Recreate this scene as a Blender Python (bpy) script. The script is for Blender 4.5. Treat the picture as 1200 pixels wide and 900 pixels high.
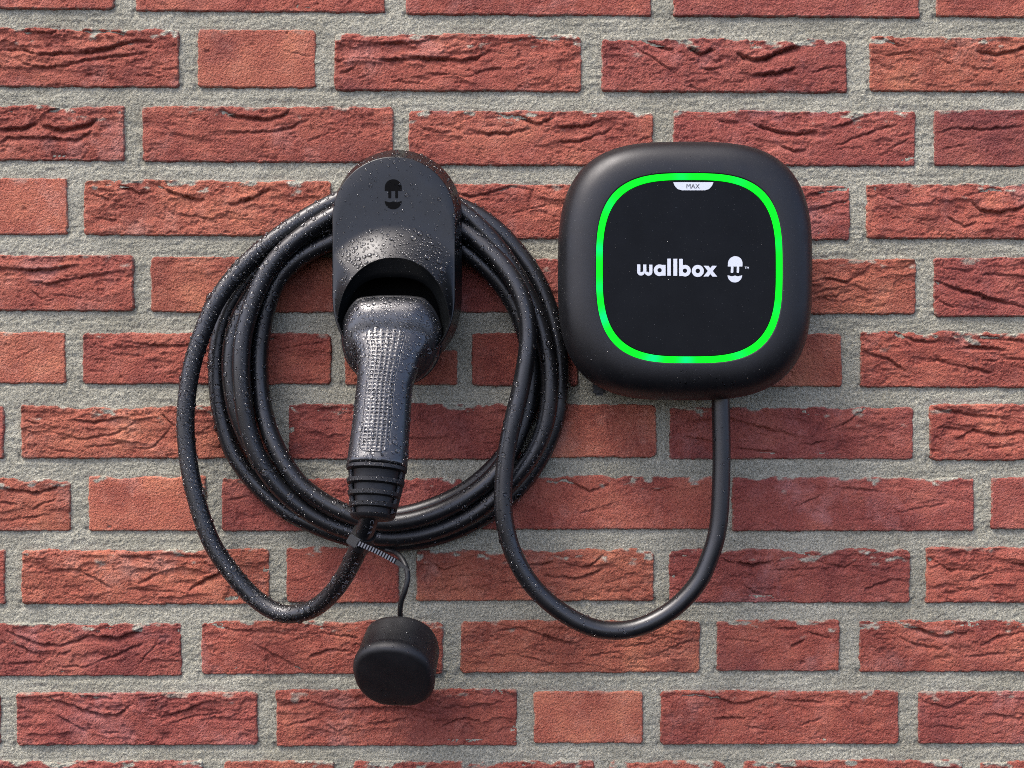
import bpy, bmesh, math, random
import numpy as np
from mathutils import Vector, Matrix
from mathutils.bvhtree import BVHTree

for o in list(bpy.data.objects):
    bpy.data.objects.remove(o)
C = bpy.context.scene.collection
SC = bpy.context.scene
R = math.radians

# ------------------------------------------------------------------ camera, light, exposure
D = 1.20            # camera to wall, metres
S = 0.00073         # metres per photo pixel on the wall
Z0 = 1.30           # height of the picture centre above the ground

cam = bpy.data.cameras.new('camera')
cam.sensor_width = 36.0
cam.lens = 36.0 * D / (1200 * S)
cam.clip_start = 0.01
cam.clip_end = 100
camo = bpy.data.objects.new('camera', cam)
C.objects.link(camo)
camo.location = (0, -D, Z0)
camo.rotation_euler = (R(90), 0, 0)
SC.camera = camo

SUN_EL, SUN_AZ = 60.0, 232.0          # overcast: the bright part of the sky is up, in front and to one side
w = bpy.data.worlds.new('World')
SC.world = w
w.use_nodes = True
nt = w.node_tree
bg = nt.nodes['Background']
sky = nt.nodes.new('ShaderNodeTexSky')
sky.sky_type = 'NISHITA'
sky.sun_disc = False
sky.sun_elevation = R(SUN_EL)
sky.sun_rotation = R(SUN_AZ)
sky.air_density = 0.26
sky.dust_density = 2.0
sky.ozone_density = 0.0
nt.links.new(sky.outputs[0], bg.inputs[0])
bg.inputs[1].default_value = 0.15

sun = bpy.data.lights.new('sun', 'SUN')
sun.energy = 0.65
sun.angle = R(22)
sun.color = (1.0, 0.97, 0.93)
suno = bpy.data.objects.new('sun', sun)
C.objects.link(suno)
sd = Vector((math.sin(R(SUN_AZ)) * math.cos(R(SUN_EL)), math.cos(R(SUN_AZ)) * math.cos(R(SUN_EL)), math.sin(R(SUN_EL))))
suno.rotation_euler = sd.to_track_quat('Z', 'Y').to_euler()
suno.location = (-2, -2, 5)

SC.view_settings.view_transform = 'Standard'
SC.view_settings.look = 'None'
SC.view_settings.gamma = 1.0
SC.view_settings.use_curve_mapping = False
SC.view_settings.exposure = 2.35
SC.cycles.filter_width = 1.0
SC.cycles.use_denoising = False
SC.cycles.use_adaptive_sampling = False
SC.cycles.sample_clamp_indirect = 6.0


# ------------------------------------------------------------------ helpers
def W(px, py, d):
    """photo pixel at d metres in front of the wall -> world"""
    k = S * (D - d) / D
    return np.stack(np.broadcast_arrays((np.asarray(px, float) - 600) * k, -np.asarray(d, float) + 0 * k,
                                        Z0 - (np.asarray(py, float) - 450) * k), -1)


_rng = np.random.default_rng(11)
_TAB = _rng.random((256, 256))


def vnoise(x, y, seed=0):
    x = np.asarray(x, float) + seed * 17.37
    y = np.asarray(y, float) + seed * 9.71
    xi = np.floor(x).astype(int)
    yi = np.floor(y).astype(int)
    fx = x - xi
    fy = y - yi
    fx = fx * fx * fx * (fx * (fx * 6 - 15) + 10)
    fy = fy * fy * fy * (fy * (fy * 6 - 15) + 10)
    xi += seed * 131
    yi += seed * 57
    t = lambda a, b: _TAB[a & 255, b & 255]
    v = (t(xi, yi) * (1 - fx) + t(xi + 1, yi) * fx) * (1 - fy) + (t(xi, yi + 1) * (1 - fx) + t(xi + 1, yi + 1) * fx) * fy
    return v * 2 - 1


def fbm(x, y, seed=0, oct=4, gain=0.5):
    s = 0
    a = 1.0
    n = 0
    for k in range(oct):
        s = s + a * vnoise(x * 2 ** k, y * 2 ** k, seed + 7 * k)
        n += a
        a *= gain
    return s / n


def sstep(a, b, x):
    t = np.clip((x - a) / (b - a), 0, 1)
    return t * t * (3 - 2 * t)


def np_mesh(name, verts, quads, smooth=True):
    verts = np.asarray(verts, np.float32)
    quads = np.asarray(quads, np.int32)
    me = bpy.data.meshes.new(name)
    k = quads.shape[1]
    me.vertices.add(len(verts))
    me.vertices.foreach_set('co', verts.ravel())
    me.loops.add(quads.size)
    me.loops.foreach_set('vertex_index', quads.ravel())
    me.polygons.add(len(quads))
    me.polygons.foreach_set('loop_start', np.arange(0, quads.size, k, dtype=np.int32))
    me.update(calc_edges=True)
    me.polygons.foreach_set('use_smooth', np.full(len(quads), smooth, dtype=bool))
    me.validate()
    return me


def link(name, me, mat, parent=None, origin=None):
    o = bpy.data.objects.new(name, me)
    C.objects.link(o)
    if mat is not None:
        me.materials.clear()
        me.materials.append(mat)
    if parent is not None:
        o.parent = parent
    return o


def root(name, label, cat, loc):
    o = bpy.data.objects.new(name, None)
    o.empty_display_size = 0.02
    C.objects.link(o)
    o.location = loc
    o['label'] = label
    o['category'] = cat
    return o


def rel(v, parent):
    return np.asarray(v) - np.array(absloc(parent))


def absloc(o):
    l = Vector((0, 0, 0))
    while o is not None:
        l = l + o.location
        o = o.parent
    return l


def part(name, verts, faces, mat, parent, smooth=True, sharp=None):
    """world-space verts -> mesh object under parent"""
    v = rel(verts, parent)
    me = bpy.data.meshes.new(name)
    me.from_pydata([tuple(p) for p in v], [], [tuple(f) for f in faces])
    me.update()
    bm = bmesh.new()
    bm.from_mesh(me)
    bmesh.ops.recalc_face_normals(bm, faces=bm.faces)
    bm.to_mesh(me)
    bm.free()
    if smooth:
        me.polygons.foreach_set('use_smooth', [True] * len(me.polygons))
        if sharp is not None:
            me.set_sharp_from_angle(angle=R(sharp))
    return link(name, me, mat, parent)


def loft(loops, cap0=True, cap1=True):
    """list of (N,3) closed loops -> verts, faces"""
    n = len(loops[0])
    V = np.concatenate([np.asarray(l) for l in loops])
    F = []
    for i in range(len(loops) - 1):
        a, b = i * n, (i + 1) * n
        for j in range(n):
            k = (j + 1) % n
            F.append((a + j, a + k, b + k, b + j))
    V = list(V)
    for flag, base in ((cap0, 0), (cap1, (len(loops) - 1) * n)):
        if flag:
            c = np.mean([V[base + j] for j in range(n)], axis=0)
            V.append(c)
            ci = len(V) - 1
            for j in range(n):
                F.append((base + j, base + (j + 1) % n, ci))
    return V, F


def merge(*vfs):
    V, F = [], []
    for v, f in vfs:
        o = len(V)
        V += list(v)
        F += [tuple(i + o for i in q) for q in f]
    return V, F


def catmull(pts, per=10):
    P = np.asarray(pts, float)
    P = np.vstack([2 * P[0] - P[1], P, 2 * P[-1] - P[-2]])
    out = []
    for i in range(1, len(P) - 2):
        p0, p1, p2, p3 = P[i - 1:i + 3]
        # centripetal
        t0 = 0
        t1 = t0 + max(1e-9, np.linalg.norm(p1 - p0)) ** .5
        t2 = t1 + max(1e-9, np.linalg.norm(p2 - p1)) ** .5
        t3 = t2 + max(1e-9, np.linalg.norm(p3 - p2)) ** .5
        for t in np.linspace(t1, t2, per, endpoint=False):
            a1 = (t1 - t) / (t1 - t0) * p0 + (t - t0) / (t1 - t0) * p1
            a2 = (t2 - t) / (t2 - t1) * p1 + (t - t1) / (t2 - t1) * p2
            a3 = (t3 - t) / (t3 - t2) * p2 + (t - t2) / (t3 - t2) * p3
            b1 = (t2 - t) / (t2 - t0) * a1 + (t - t0) / (t2 - t0) * a2
            b2 = (t3 - t) / (t3 - t1) * a2 + (t - t1) / (t3 - t1) * a3
            out.append((t2 - t) / (t2 - t1) * b1 + (t - t1) / (t2 - t1) * b2)
    out.append(P[-2])
    return np.array(out)


def smooth_path(P, it=3):
    for _ in range(it):
        Q = P.copy()
        Q[1:-1] = 0.25 * P[:-2] + 0.5 * P[1:-1] + 0.25 * P[2:]
        P = Q
    return P


def frames(P):
    T = np.gradient(P, axis=0)
    T /= np.linalg.norm(T, axis=1)[:, None]
    n = np.cross(T[0], [0, 1, 0.01])
    n /= np.linalg.norm(n)
    N = [n]
    for i in range(1, len(P)):
        n = N[-1] - T[i] * np.dot(N[-1], T[i])
        n /= np.linalg.norm(n)
        N.append(n)
    N = np.array(N)
    return T, N, np.cross(T, N)


def tube(P, r, seg=20):
    r = np.broadcast_to(r, (len(P),))
    T, N, B = frames(P)
    a = np.linspace(0, 2 * math.pi, seg, endpoint=False)
    return loft([P[i] + r[i] * (np.cos(a)[:, None] * N[i] + np.sin(a)[:, None] * B[i]) for i in range(len(P))])


def superell(n, e, t0=0.0):
    t = np.linspace(0, 2 * math.pi, n, endpoint=False) + t0
    c, s = np.cos(t), np.sin(t)
    k = (np.abs(c) ** e + np.abs(s) ** e) ** (-1 / e)
    return np.stack([c * k, s * k], 1)


# ------------------------------------------------------------------ materials
def mat(name):
    m = bpy.data.materials.new(name)
    m.use_nodes = True
    t = m.node_tree
    return m, t, t.nodes['Principled BSDF']


def nd(t, kind, **kw):
    n = t.nodes.new(kind)
    for k, v in kw.items():
        if k in n.inputs:
            n.inputs[k].default_value = v
        else:
            setattr(n, k, v)
    return n


def ramp(t, fac, stops):
    r = t.nodes.new('ShaderNodeValToRGB')
    els = r.color_ramp.elements
    while len(els) < len(stops):
        els.new(0.5)
    for e, (p, c) in zip(els, stops):
        e.position = p
        e.color = c if len(c) == 4 else (*c, 1)
    t.links.new(fac, r.inputs[0])
    return r.outputs[0]


def mix(t, fac, a, b, mode='MIX'):
    m = t.nodes.new('ShaderNodeMix')
    m.data_type = 'RGBA'
    m.blend_type = mode
    for sock, val in ((m.inputs[0], fac), (m.inputs[6], a), (m.inputs[7], b)):
        if hasattr(val, 'is_linked'):
            t.links.new(val, sock)
        else:
            sock.default_value = val if not isinstance(val, tuple) or len(val) == 4 else (*val, 1)
    return m.outputs[2]


def coords(t, randomise=True):
    tc = t.nodes.new('ShaderNodeTexCoord')
    if not randomise:
        return tc.outputs['Object']
    oi = t.nodes.new('ShaderNodeObjectInfo')
    mul = nd(t, 'ShaderNodeVectorMath', operation='SCALE')
    cx = t.nodes.new('ShaderNodeCombineXYZ')
    for k in range(3):
        t.links.new(oi.outputs['Random'], cx.inputs[k])
    t.links.new(cx.outputs[0], mul.inputs[0])
    mul.inputs['Scale'].default_value = 37.0
    add = nd(t, 'ShaderNodeVectorMath', operation='ADD')
    t.links.new(tc.outputs['Object'], add.inputs[0])
    t.links.new(mul.outputs[0], add.inputs[1])
    return add.outputs[0]


def noise(t, vec, scale, detail=3, rough=0.55):
    n = nd(t, 'ShaderNodeTexNoise')
    n.inputs['Scale'].default_value = scale
    n.inputs['Detail'].default_value = detail
    n.inputs['Roughness'].default_value = rough
    t.links.new(vec, n.inputs['Vector'])
    return n.outputs[0]


def bump(t, height, strength, dist, normal=None):
    b = nd(t, 'ShaderNodeBump')
    b.inputs['Strength'].default_value = strength
    b.inputs['Distance'].default_value = dist
    t.links.new(height, b.inputs['Height'])
    if normal is not None:
        t.links.new(normal, b.inputs['Normal'])
    return b.outputs[0]


MORTAR = [(0.30, (0.150, 0.143, 0.108)), (0.50, (0.32, 0.306, 0.238)), (0.70, (0.48, 0.462, 0.37))]


def mortar_colour(t, v):
    n1 = noise(t, v, 560, 3, 0.75)
    c = ramp(t, n1, MORTAR)
    n2 = noise(t, v, 14, 3, 0.6)
    return mix(t, 0.8, c, ramp(t, n2, [(0.32, (0.70, 0.69, 0.66)), (0.62, (1.0, 1.0, 1.0))]), 'MULTIPLY')


def brick_material():
    m, t, p = mat('handmade_red_brick')
    v = coords(t)
    big = noise(t, v, 22, 4, 0.6)
    c = ramp(t, big, [(0.28, (0.150, 0.034, 0.025)), (0.44, (0.232, 0.056, 0.037)), (0.58, (0.290, 0.080, 0.050)), (0.75, (0.37, 0.120, 0.070))])
    # sand and lime bloom on the surface
    dust = noise(t, v, 60, 5, 0.7)
    c = mix(t, ramp(t, dust, [(0.50, (0, 0, 0)), (0.74, (0.4, 0.4, 0.4))]), c, (0.38, 0.145, 0.11))
    burn = noise(t, v, 9, 3, 0.6)
    c = mix(t, ramp(t, burn, [(0.58, (0, 0, 0)), (0.72, (0.7, 0.7, 0.7))]), c, (0.115, 0.028, 0.028))
    bloom = noise(t, v, 17, 5, 0.68)
    c = mix(t, ramp(t, bloom, [(0.57, (0, 0, 0)), (0.74, (0.5, 0.5, 0.5))]), c, (0.40, 0.20, 0.17))
    fine = noise(t, v, 640, 3, 0.75)
    c = mix(t, ramp(t, fine, [(0.54, (0, 0, 0)), (0.72, (0.5, 0.5, 0.5))]), c, (0.42, 0.17, 0.13))
    c = mix(t, ramp(t, fine, [(0.30, (0.85, 0.85, 0.85)), (0.46, (0, 0, 0))]), c, (0.095, 0.018, 0.016))
    # colour of the firing, brick by brick
    oi = t.nodes.new('ShaderNodeObjectInfo')
    c = mix(t, 1.0, c, oi.outputs['Color'], 'MULTIPLY')
    # mortar smeared on by the pointer
    at = nd(t, 'ShaderNodeAttribute', attribute_name='smear')
    tc = t.nodes.new('ShaderNodeTexCoord')
    c = mix(t, at.outputs['Fac'], c, mortar_colour(t, tc.outputs['Object']))
    t.links.new(c, p.inputs['Base Color'])
    p.inputs['Roughness'].default_value = 0.82
    p.inputs['Specular IOR Level'].default_value = 0.25
    vo = nd(t, 'ShaderNodeTexVoronoi')
    vo.inputs['Scale'].default_value = 780
    t.links.new(v, vo.inputs['Vector'])
    b1 = bump(t, noise(t, v, 470, 3, 0.7), 0.9, 0.0020)
    b2 = bump(t, vo.outputs['Distance'], 0.4, -0.0010, b1)
    t.links.new(b2, p.inputs['Normal'])
    return m


def mortar_material():
    m, t, p = mat('sandy_grey_mortar')
    v = coords(t, False)
    t.links.new(mortar_colour(t, v), p.inputs['Base Color'])
    p.inputs['Roughness'].default_value = 0.9
    p.inputs['Specular IOR Level'].default_value = 0.2
    b1 = bump(t, noise(t, v, 460, 3, 0.75), 1.0, 0.0026)
    t.links.new(b1, p.inputs['Normal'])
    return m


def plastic(name, col, rough, spec=0.5, bscale=2600, bstr=0.12, mott=0.0, dust=0.0, coat=0.0):
    m, t, p = mat(name)
    v = coords(t, False)
    p.inputs['Roughness'].default_value = rough
    p.inputs['Specular IOR Level'].default_value = spec
    n = noise(t, v, 35, 4, 0.6)
    c = ramp(t, n, [(0.3, tuple(x * (1 - mott) for x in col)), (0.7, tuple(x * (1 + mott) for x in col))])
    if dust:
        c = mix(t, ramp(t, noise(t, v, 1100, 2, 0.5), [(0.70, (0, 0, 0)), (0.76, (dust,) * 3)]), c, (0.16, 0.16, 0.155))
    if coat:
        p.inputs['Coat Weight'].default_value = coat
        p.inputs['Coat Roughness'].default_value = 0.22
    t.links.new(c, p.inputs['Base Color'])
    rr = ramp(t, noise(t, v, 55, 4, 0.65), [(0.3, (rough * 0.85,) * 3), (0.7, (min(1, rough * 1.15),) * 3)])
    t.links.new(rr, p.inputs['Roughness'])
    if bstr > 0:
        t.links.new(bump(t, noise(t, v, bscale, 2, 0.5), bstr, 0.0004), p.inputs['Normal'])
    return m


M_BRICK = brick_material()
M_MORTAR = mortar_material()
M_SHELL = plastic('satin_black_shell', (0.0050, 0.0052, 0.0060), 0.43, 0.38, 2600, 0.14, 0.15, 0.35)
M_PANEL = plastic('smoked_front_panel', (0.0035, 0.0039, 0.0047), 0.30, 0.09, 2600, 0.03, 0.2, 0.5)
M_HOLDER = plastic('black_holder_plastic', (0.0052, 0.0060, 0.0064), 0.33, 0.38, 2400, 0.14, 0.15)
M_PLUG = plastic('grey_black_plug_plastic', (0.0085, 0.0092, 0.0104), 0.34, 0.80, 2000, 0.2, 0.2, 0.0, 0.3)
M_RUBBER = plastic('black_cable_rubber', (0.0055, 0.0058, 0.0066), 0.36, 0.60, 1800, 0.16, 0.25)
M_CAP = plastic('matt_black_cap_rubber', (0.0075, 0.0077, 0.0084), 0.50, 0.4, 1800, 0.14, 0.25)
M_GLOSS = plastic('black_inlay', (0.0012, 0.0012, 0.0014), 0.6, 0.06, 2000, 0.0, 0.0)
M_LINER = plastic('dull_black_socket', (0.004, 0.004, 0.004), 0.8, 0.08, 1800, 0.0, 0.0)
M_TIE = plastic('black_nylon_tie', (0.014, 0.0143, 0.015), 0.25, 0.9, 1500, 0.1, 0.2)
M_PRINT = plastic('white_print', (0.50, 0.53, 0.57), 0.5, 0.3, 2000, 0.0, 0.03)
M_CABPRINT = plastic('worn_grey_cable_print', (0.20, 0.20, 0.21), 0.5, 0.4, 2000, 0.0, 0.2)
M_DARKPRINT = plastic('dark_print', (0.03, 0.03, 0.035), 0.5, 0.4, 2000, 0.0, 0.0)

m, t, p = mat('green_led_diffuser')
at = nd(t, 'ShaderNodeAttribute', attribute_name='led')
ec = mix(t, at.outputs['Fac'], (0.0, 0.95, 0.012), (0.0, 1.0, 0.24))
t.links.new(ec, p.inputs['Emission Color'])
p.inputs['Emission Strength'].default_value = 0.42
p.inputs['Base Color'].default_value = (0.001, 0.02, 0.002, 1)
p.inputs['Specular IOR Level'].default_value = 0.08
p.inputs['Roughness'].default_value = 0.4
M_LED = m

m, t, p = mat('rain_water')
p.inputs['Base Color'].default_value = (1, 1, 1, 1)
p.inputs['Transmission Weight'].default_value = 1.0
p.inputs['IOR'].default_value = 1.333
p.inputs['Roughness'].default_value = 0.02
M_WATER = m

# ------------------------------------------------------------------ brick wall
# bricks as measured on the wall: x0, x1, top, bottom in photo pixels on the wall plane; s = smooth face
BR = [
    # row 0
    (-12, 134, -50, 11, .5, 1), (159, 451, -50, 14, .5, 1), (476, 763, -46, 18, .3, 1), (789, 1077, -44, 20, .4, 1), (1097, 1387, -43, 21, .4, 1),
    # row 1
    (-80, 210, 33, 102, 1., 2), (232, 370, 35, 103, .05, 0), (392, 681, 40, 107, 1., 2), (705, 992, 45, 108, 1., 3), (1019, 1310, 43, 108, .8, 2),
    # row 2
    (-144, 146, 123, 188, 1., 2), (167, 461, 125, 190, .7, 1), (479, 765, 130, 194, .8, 2), (789, 1072, 130, 194, .8, 2), (1094, 1385, 129, 195, .5, 1),
    # row 3
    (-59, 79, 209, 275, .0, 0), (98, 388, 211, 276, 1., 2), (410, 688, 216, 280, .7, 1), (709, 996, 217, 281, .7, 1), (1015, 1305, 215, 280, .9, 2),
    # row 4
    (-133, 157, 299, 364, .9, 1), (177, 467, 301, 366, .4, 0), (489, 765, 303, 366, .5, 1), (786, 1073, 303, 368, .7, 1), (1094, 1385, 302, 371, .9, 1),
    # row 5
    (-211, 77, 389, 449, .15, 1), (97, 388, 390, 450, .7, 1), (404, 536, 411, 451, .3, 0), (553, 677, 390, 452, .3, 0), (697, 986, 391, 453, .1, 0), (1008, 1298, 388, 454, .9, 3),
    # row 6
    (-140, 5, 476, 537, .5, 0), (25, 315, 475, 537, .9, 3), (338, 610, 473, 538, .8, 2), (630, 769, 474, 536, .0, 0), (785, 1070, 477, 538, .8, 2), (1089, 1380, 473, 539, .9, 1),
    # row 7
    (-208, 83, 560, 622, .8, 3), (104, 241, 558, 622, .1, 2), (260, 543, 560, 622, .7, 2), (562, 838, 557, 620, .5, 2), (858, 1141, 559, 622, .5, 2), (1161, 1452, 560, 620, .3, 0),
    # row 8
    (-284, 6, 645, 708, .4, 0), (26, 316, 643, 708, 1., 2), (336, 468, 640, 706, .3, 2), (488, 766, 643, 704, .8, 3), (784, 1066, 643, 706, .8, 3), (1085, 1376, 641, 706, .9, 1),
    # row 9
    (-77, 213, 730, 792, 1., 3), (236, 519, 727, 790, .8, 2), (540, 820, 727, 788, .7, 1), (840, 983, 726, 786, .5, 2), (1007, 1297, 726, 787, .9, 2),
    # row 10
    (-270, 1, 812, 873, .5, 0), (20, 302, 811, 873, 1., 1), (324, 606, 807, 874, .9, 1), (626, 753, 810, 871, .1, 0), (774, 1053, 809, 872, .6, 1), (1076, 1366, 809, 871, .7, 1),
    # row 11
    (-52, 238, 891, 955, .8, 3), (263, 392, 891, 955, .4, 2), (414, 696, 891, 955, .9, 3), (714, 850, 891, 955, .5, 3), (871, 1127, 890, 955, .6, 2), (1149, 1440, 891, 955, .6, 2),
]
# folds and open cracks of the hand-thrown faces: depth in mm, then x,y along the crack
CR = [
    (3, 0, 60, 25, 58, 45, 65, 75, 63, 100, 62, 125, 58, 150, 50, 165, 48, 183, 50), (2, 20, 72, 45, 80, 75, 78, 100, 70, 150, 65, 180, 60),
    (2, 28, 38, 60, 40, 72, 35), (1, 100, 85, 122, 90), (2, 85, 35, 130, 37, 160, 43), (.7, 330, 60, 366, 66),
    (4, 0, 152, 30, 150, 45, 143), (4.5, 50, 148, 75, 153, 100, 149, 116, 140), (3, 0, 168, 10, 162, 60, 162, 90, 165, 110, 155), (2, 50, 135, 60, 130, 90, 125),
    (3.5, 258, 130, 280, 137, 310, 140, 330, 137, 340, 130), (.8, 190, 148, 205, 158, 225, 161), (1.8, 270, 155, 300, 155, 325, 155, 345, 148, 362, 140), (.8, 360, 165, 402, 152),
    (3, 140, 217, 165, 227, 182, 222), (3, 185, 217, 200, 225, 225, 233, 241, 236), (3, 268, 240, 300, 232, 318, 221), (1, 110, 255, 137, 258), (1.2, 200, 250, 255, 257, 268, 250), (1, 100, 224, 130, 235),
    (3.5, 444, 70, 455, 72, 500, 68, 540, 71, 560, 68, 576, 60), (2, 420, 50, 450, 53, 490, 50, 516, 44), (1.5, 399, 86, 415, 80, 419, 74), (1.6, 556, 87, 570, 82, 588, 80), (1.5, 590, 50, 620, 46, 650, 45, 672, 48), (1.2, 500, 86, 556, 90), (1.0, 460, 95, 500, 100),
    (1, 488, 148, 510, 157, 530, 155), (2.5, 548, 153, 570, 157, 600, 156, 622, 151), (3, 583, 134, 610, 138, 628, 146, 650, 138), (2.5, 650, 149, 660, 150, 690, 147, 707, 141), (1.8, 648, 168, 680, 165, 710, 155, 722, 145), (1, 748, 166, 764, 159),
    (2, 533, 226, 550, 230, 575, 226, 600, 218, 626, 224), (1, 540, 240, 572, 246), (1, 600, 250, 642, 240),
    (4, 805, 56, 820, 63, 838, 59), (4.5, 863, 63, 885, 71, 905, 66, 920, 58, 938, 55), (3.5, 882, 88, 910, 86, 932, 81), (2, 820, 80, 835, 83, 848, 79), (1.2, 735, 50, 760, 65, 775, 75, 798, 91), (2, 752, 47, 792, 60), (1.2, 950, 86, 975, 78, 991, 80), (1.2, 800, 100, 822, 106),
    (3.5, 1142, 60, 1165, 64, 1190, 60, 1206, 54), (1, 1020, 62, 1040, 66, 1072, 60), (1.2, 1140, 80, 1166, 82), (1.2, 1030, 46, 1062, 55), (1.2, 1100, 70, 1118, 78),
    (3, 883, 146, 910, 155, 935, 157, 958, 155), (2, 973, 151, 990, 146, 1012, 136), (2, 913, 170, 930, 178, 945, 175), (1.5, 978, 172, 1005, 160, 1052, 145), (1.5, 838, 140, 872, 146), (1.0, 1040, 175, 1070, 160),
    (1.6, 1095, 156, 1120, 150, 1150, 152, 1200, 148), (1, 1100, 176, 1132, 170),
    (.8, 1022, 225, 1060, 240, 1102, 242), (4, 1138, 236, 1150, 246, 1165, 250, 1190, 245, 1206, 239), (2, 1108, 254, 1130, 265, 1144, 262), (1.6, 1128, 230, 1160, 222, 1178, 226),
    (1.8, 943, 231, 960, 225, 994, 221), (1.4, 948, 247, 975, 240, 996, 234),
    (3, 0, 314, 30, 317, 60, 316, 95, 311), (1.6, 33, 330, 60, 333, 90, 326, 134, 321), (1.2, 38, 340, 50, 351), (1.0, 60, 345, 100, 350), (.8, 250, 318, 290, 322),
    (.6, 20, 420, 48, 405), (2, 148, 400, 190, 406, 232, 404), (1.0, 128, 414, 170, 418), (2, 312, 396, 330, 398), (1.4, 318, 411, 350, 406, 384, 400),
    (1.4, 28, 492, 47, 496), (2.4, 83, 491, 110, 496, 147, 489), (1.4, 58, 505, 100, 515, 140, 506, 168, 489), (1, 58, 526, 90, 530), (1, 150, 526, 180, 525, 203, 498), (2, 190, 485, 205, 500), (1.2, 100, 524, 150, 518),
    (3, 0, 573, 30, 576, 46, 578, 72, 569), (1.4, 38, 596, 66, 584), (1.6, 0, 588, 22, 591), (1.2, 10, 610, 60, 602),
    (1.8, 948, 331, 970, 326, 990, 331, 1014, 319), (1.2, 958, 352, 1003, 339), (1.4, 950, 345, 985, 336),
    (3, 1094, 330, 1120, 338, 1150, 346, 1182, 356), (1.6, 1128, 340, 1160, 351, 1204, 361), (1.6, 1148, 321, 1204, 325), (1.2, 1098, 314, 1140, 318), (1.2, 1096, 352, 1120, 362),
    (2, 1009, 411, 1040, 421, 1062, 436), (2, 1048, 391, 1075, 400, 1102, 401), (3, 1113, 411, 1140, 405, 1182, 411), (1.8, 1088, 420, 1130, 430, 1164, 436), (2.4, 1148, 394, 1206, 401), (1.4, 1150, 422, 1206, 420),
    (2, 798, 495, 850, 490, 890, 500, 932, 511), (2, 858, 525, 914, 530), (1.8, 968, 506, 990, 496, 1014, 478), (1.4, 936, 521, 978, 517), (1.6, 800, 512, 842, 518),
    (2.5, 1094, 479, 1140, 486, 1184, 490), (3, 1118, 515, 1140, 504, 1170, 510, 1206, 505), (1.4, 1096, 500, 1134, 505), (1.4, 1150, 525, 1190, 522),
    (1.6, 976, 570, 1034, 576), (1.2, 928, 596, 964, 579), (1.0, 1050, 600, 1110, 590),
    (2.2, 638, 566, 660, 562, 690, 575, 714, 567), (1, 678, 601, 724, 589), (1.0, 760, 575, 800, 570), (1.4, 265, 585, 295, 580), (1.4, 420, 580, 440, 575), (1.4, 480, 596, 540, 590), (1.0, 500, 610, 528, 600),
    (2, 63, 670, 90, 667, 115, 678, 133, 691), (2, 138, 650, 180, 655, 193, 666), (2.4, 163, 683, 185, 672, 198, 669), (3, 222, 691, 240, 680, 264, 668), (2, 204, 650, 244, 653), (1.6, 150, 690, 205, 694), (1, 270, 680, 300, 690),
    (1.6, 500, 655, 520, 668, 545, 660), (2.4, 638, 675, 680, 677, 700, 670, 712, 660), (1.6, 618, 662, 652, 659), (1.8, 658, 660, 690, 665, 714, 643), (1.2, 600, 690, 640, 686),
    (3.5, 862, 660, 880, 662, 904, 659), (1.6, 845, 655, 862, 660), (1.2, 868, 683, 885, 695, 906, 699), (1.2, 948, 656, 990, 666, 1014, 648), (1.4, 1013, 690, 1044, 679), (2, 922, 642, 950, 651), (1.0, 790, 690, 830, 696), (1.2, 905, 668, 960, 666),
    (2, 1085, 652, 1110, 666, 1144, 669), (1.4, 1116, 681, 1140, 680, 1164, 671), (3, 1184, 660, 1206, 663), (1.2, 1100, 695, 1150, 690),
    (2.4, 8, 739, 30, 749, 50, 755, 70, 757, 85, 752, 112, 744), (4.5, 108, 746, 140, 749, 168, 736), (2, 18, 755, 45, 766), (2, 112, 776, 140, 766, 168, 754), (1.6, 66, 769, 84, 763), (1, 163, 777, 184, 754), (1.4, 10, 778, 50, 776), (1.4, 70, 782, 110, 780),
    (1.2, 248, 731, 280, 739, 320, 741, 352, 746), (1.8, 298, 755, 320, 766, 358, 786), (2.2, 362, 768, 390, 760, 410, 764), (2, 385, 742, 420, 748), (1.4, 480, 760, 515, 752),
    (1.6, 578, 739, 610, 736, 640, 745), (4, 636, 744, 652, 751, 672, 753), (1, 598, 765, 620, 770, 654, 781), (1.6, 736, 757, 768, 753), (1.2, 690, 768, 730, 762), (1.4, 770, 766, 812, 748),
    (2, 903, 735, 934, 736), (2, 926, 757, 942, 750), (1.4, 945, 740, 975, 748), (1.0, 850, 748, 890, 752),
    (3.5, 1057, 732, 1080, 739, 1100, 745, 1134, 741), (1.8, 1052, 745, 1075, 756, 1104, 761), (2, 1148, 757, 1170, 746, 1206, 739), (1.2, 1130, 770, 1180, 765), (1.2, 1020, 745, 1045, 750),
    (2, 74, 809, 95, 815, 133, 819), (3, 56, 817, 85, 828, 120, 838, 140, 836, 152, 827), (1.4, 68, 839, 104, 857), (2.4, 188, 841, 220, 831, 244, 821), (1.6, 165, 818, 205, 812), (1.4, 198, 847, 230, 839, 264, 834), (1, 120, 858, 140, 858),
    (2, 328, 826, 364, 821), (2, 362, 822, 400, 831, 440, 828, 480, 831, 514, 836), (2.4, 518, 851, 545, 841, 564, 845), (1.6, 378, 846, 404, 861), (1.6, 430, 848, 480, 842), (1.2, 540, 830, 590, 822), (1.4, 335, 850, 372, 842),
    (2.4, 798, 814, 840, 816, 860, 824, 880, 822, 906, 814), (1.8, 836, 841, 874, 840), (1.2, 938, 850, 964, 839), (1.6, 918, 820, 964, 823), (1.0, 990, 826, 1000, 836), (1.0, 870, 850, 910, 856),
    (2, 1078, 820, 1110, 829, 1144, 814), (1.2, 1096, 850, 1130, 854), (1.4, 1150, 835, 1195, 842),
    (1.6, 60, 903, 110, 900), (1.6, 440, 901, 500, 903), (1.6, 900, 898, 960, 901),
]
CR = [(c[0], np.array(c[1::2], float), np.array(c[2::2], float)) for c in CR]


def slope_at(y):
    return float(np.interp(y, [0, 450, 800], [0.0075, 0.0005, -0.0015]))


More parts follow.
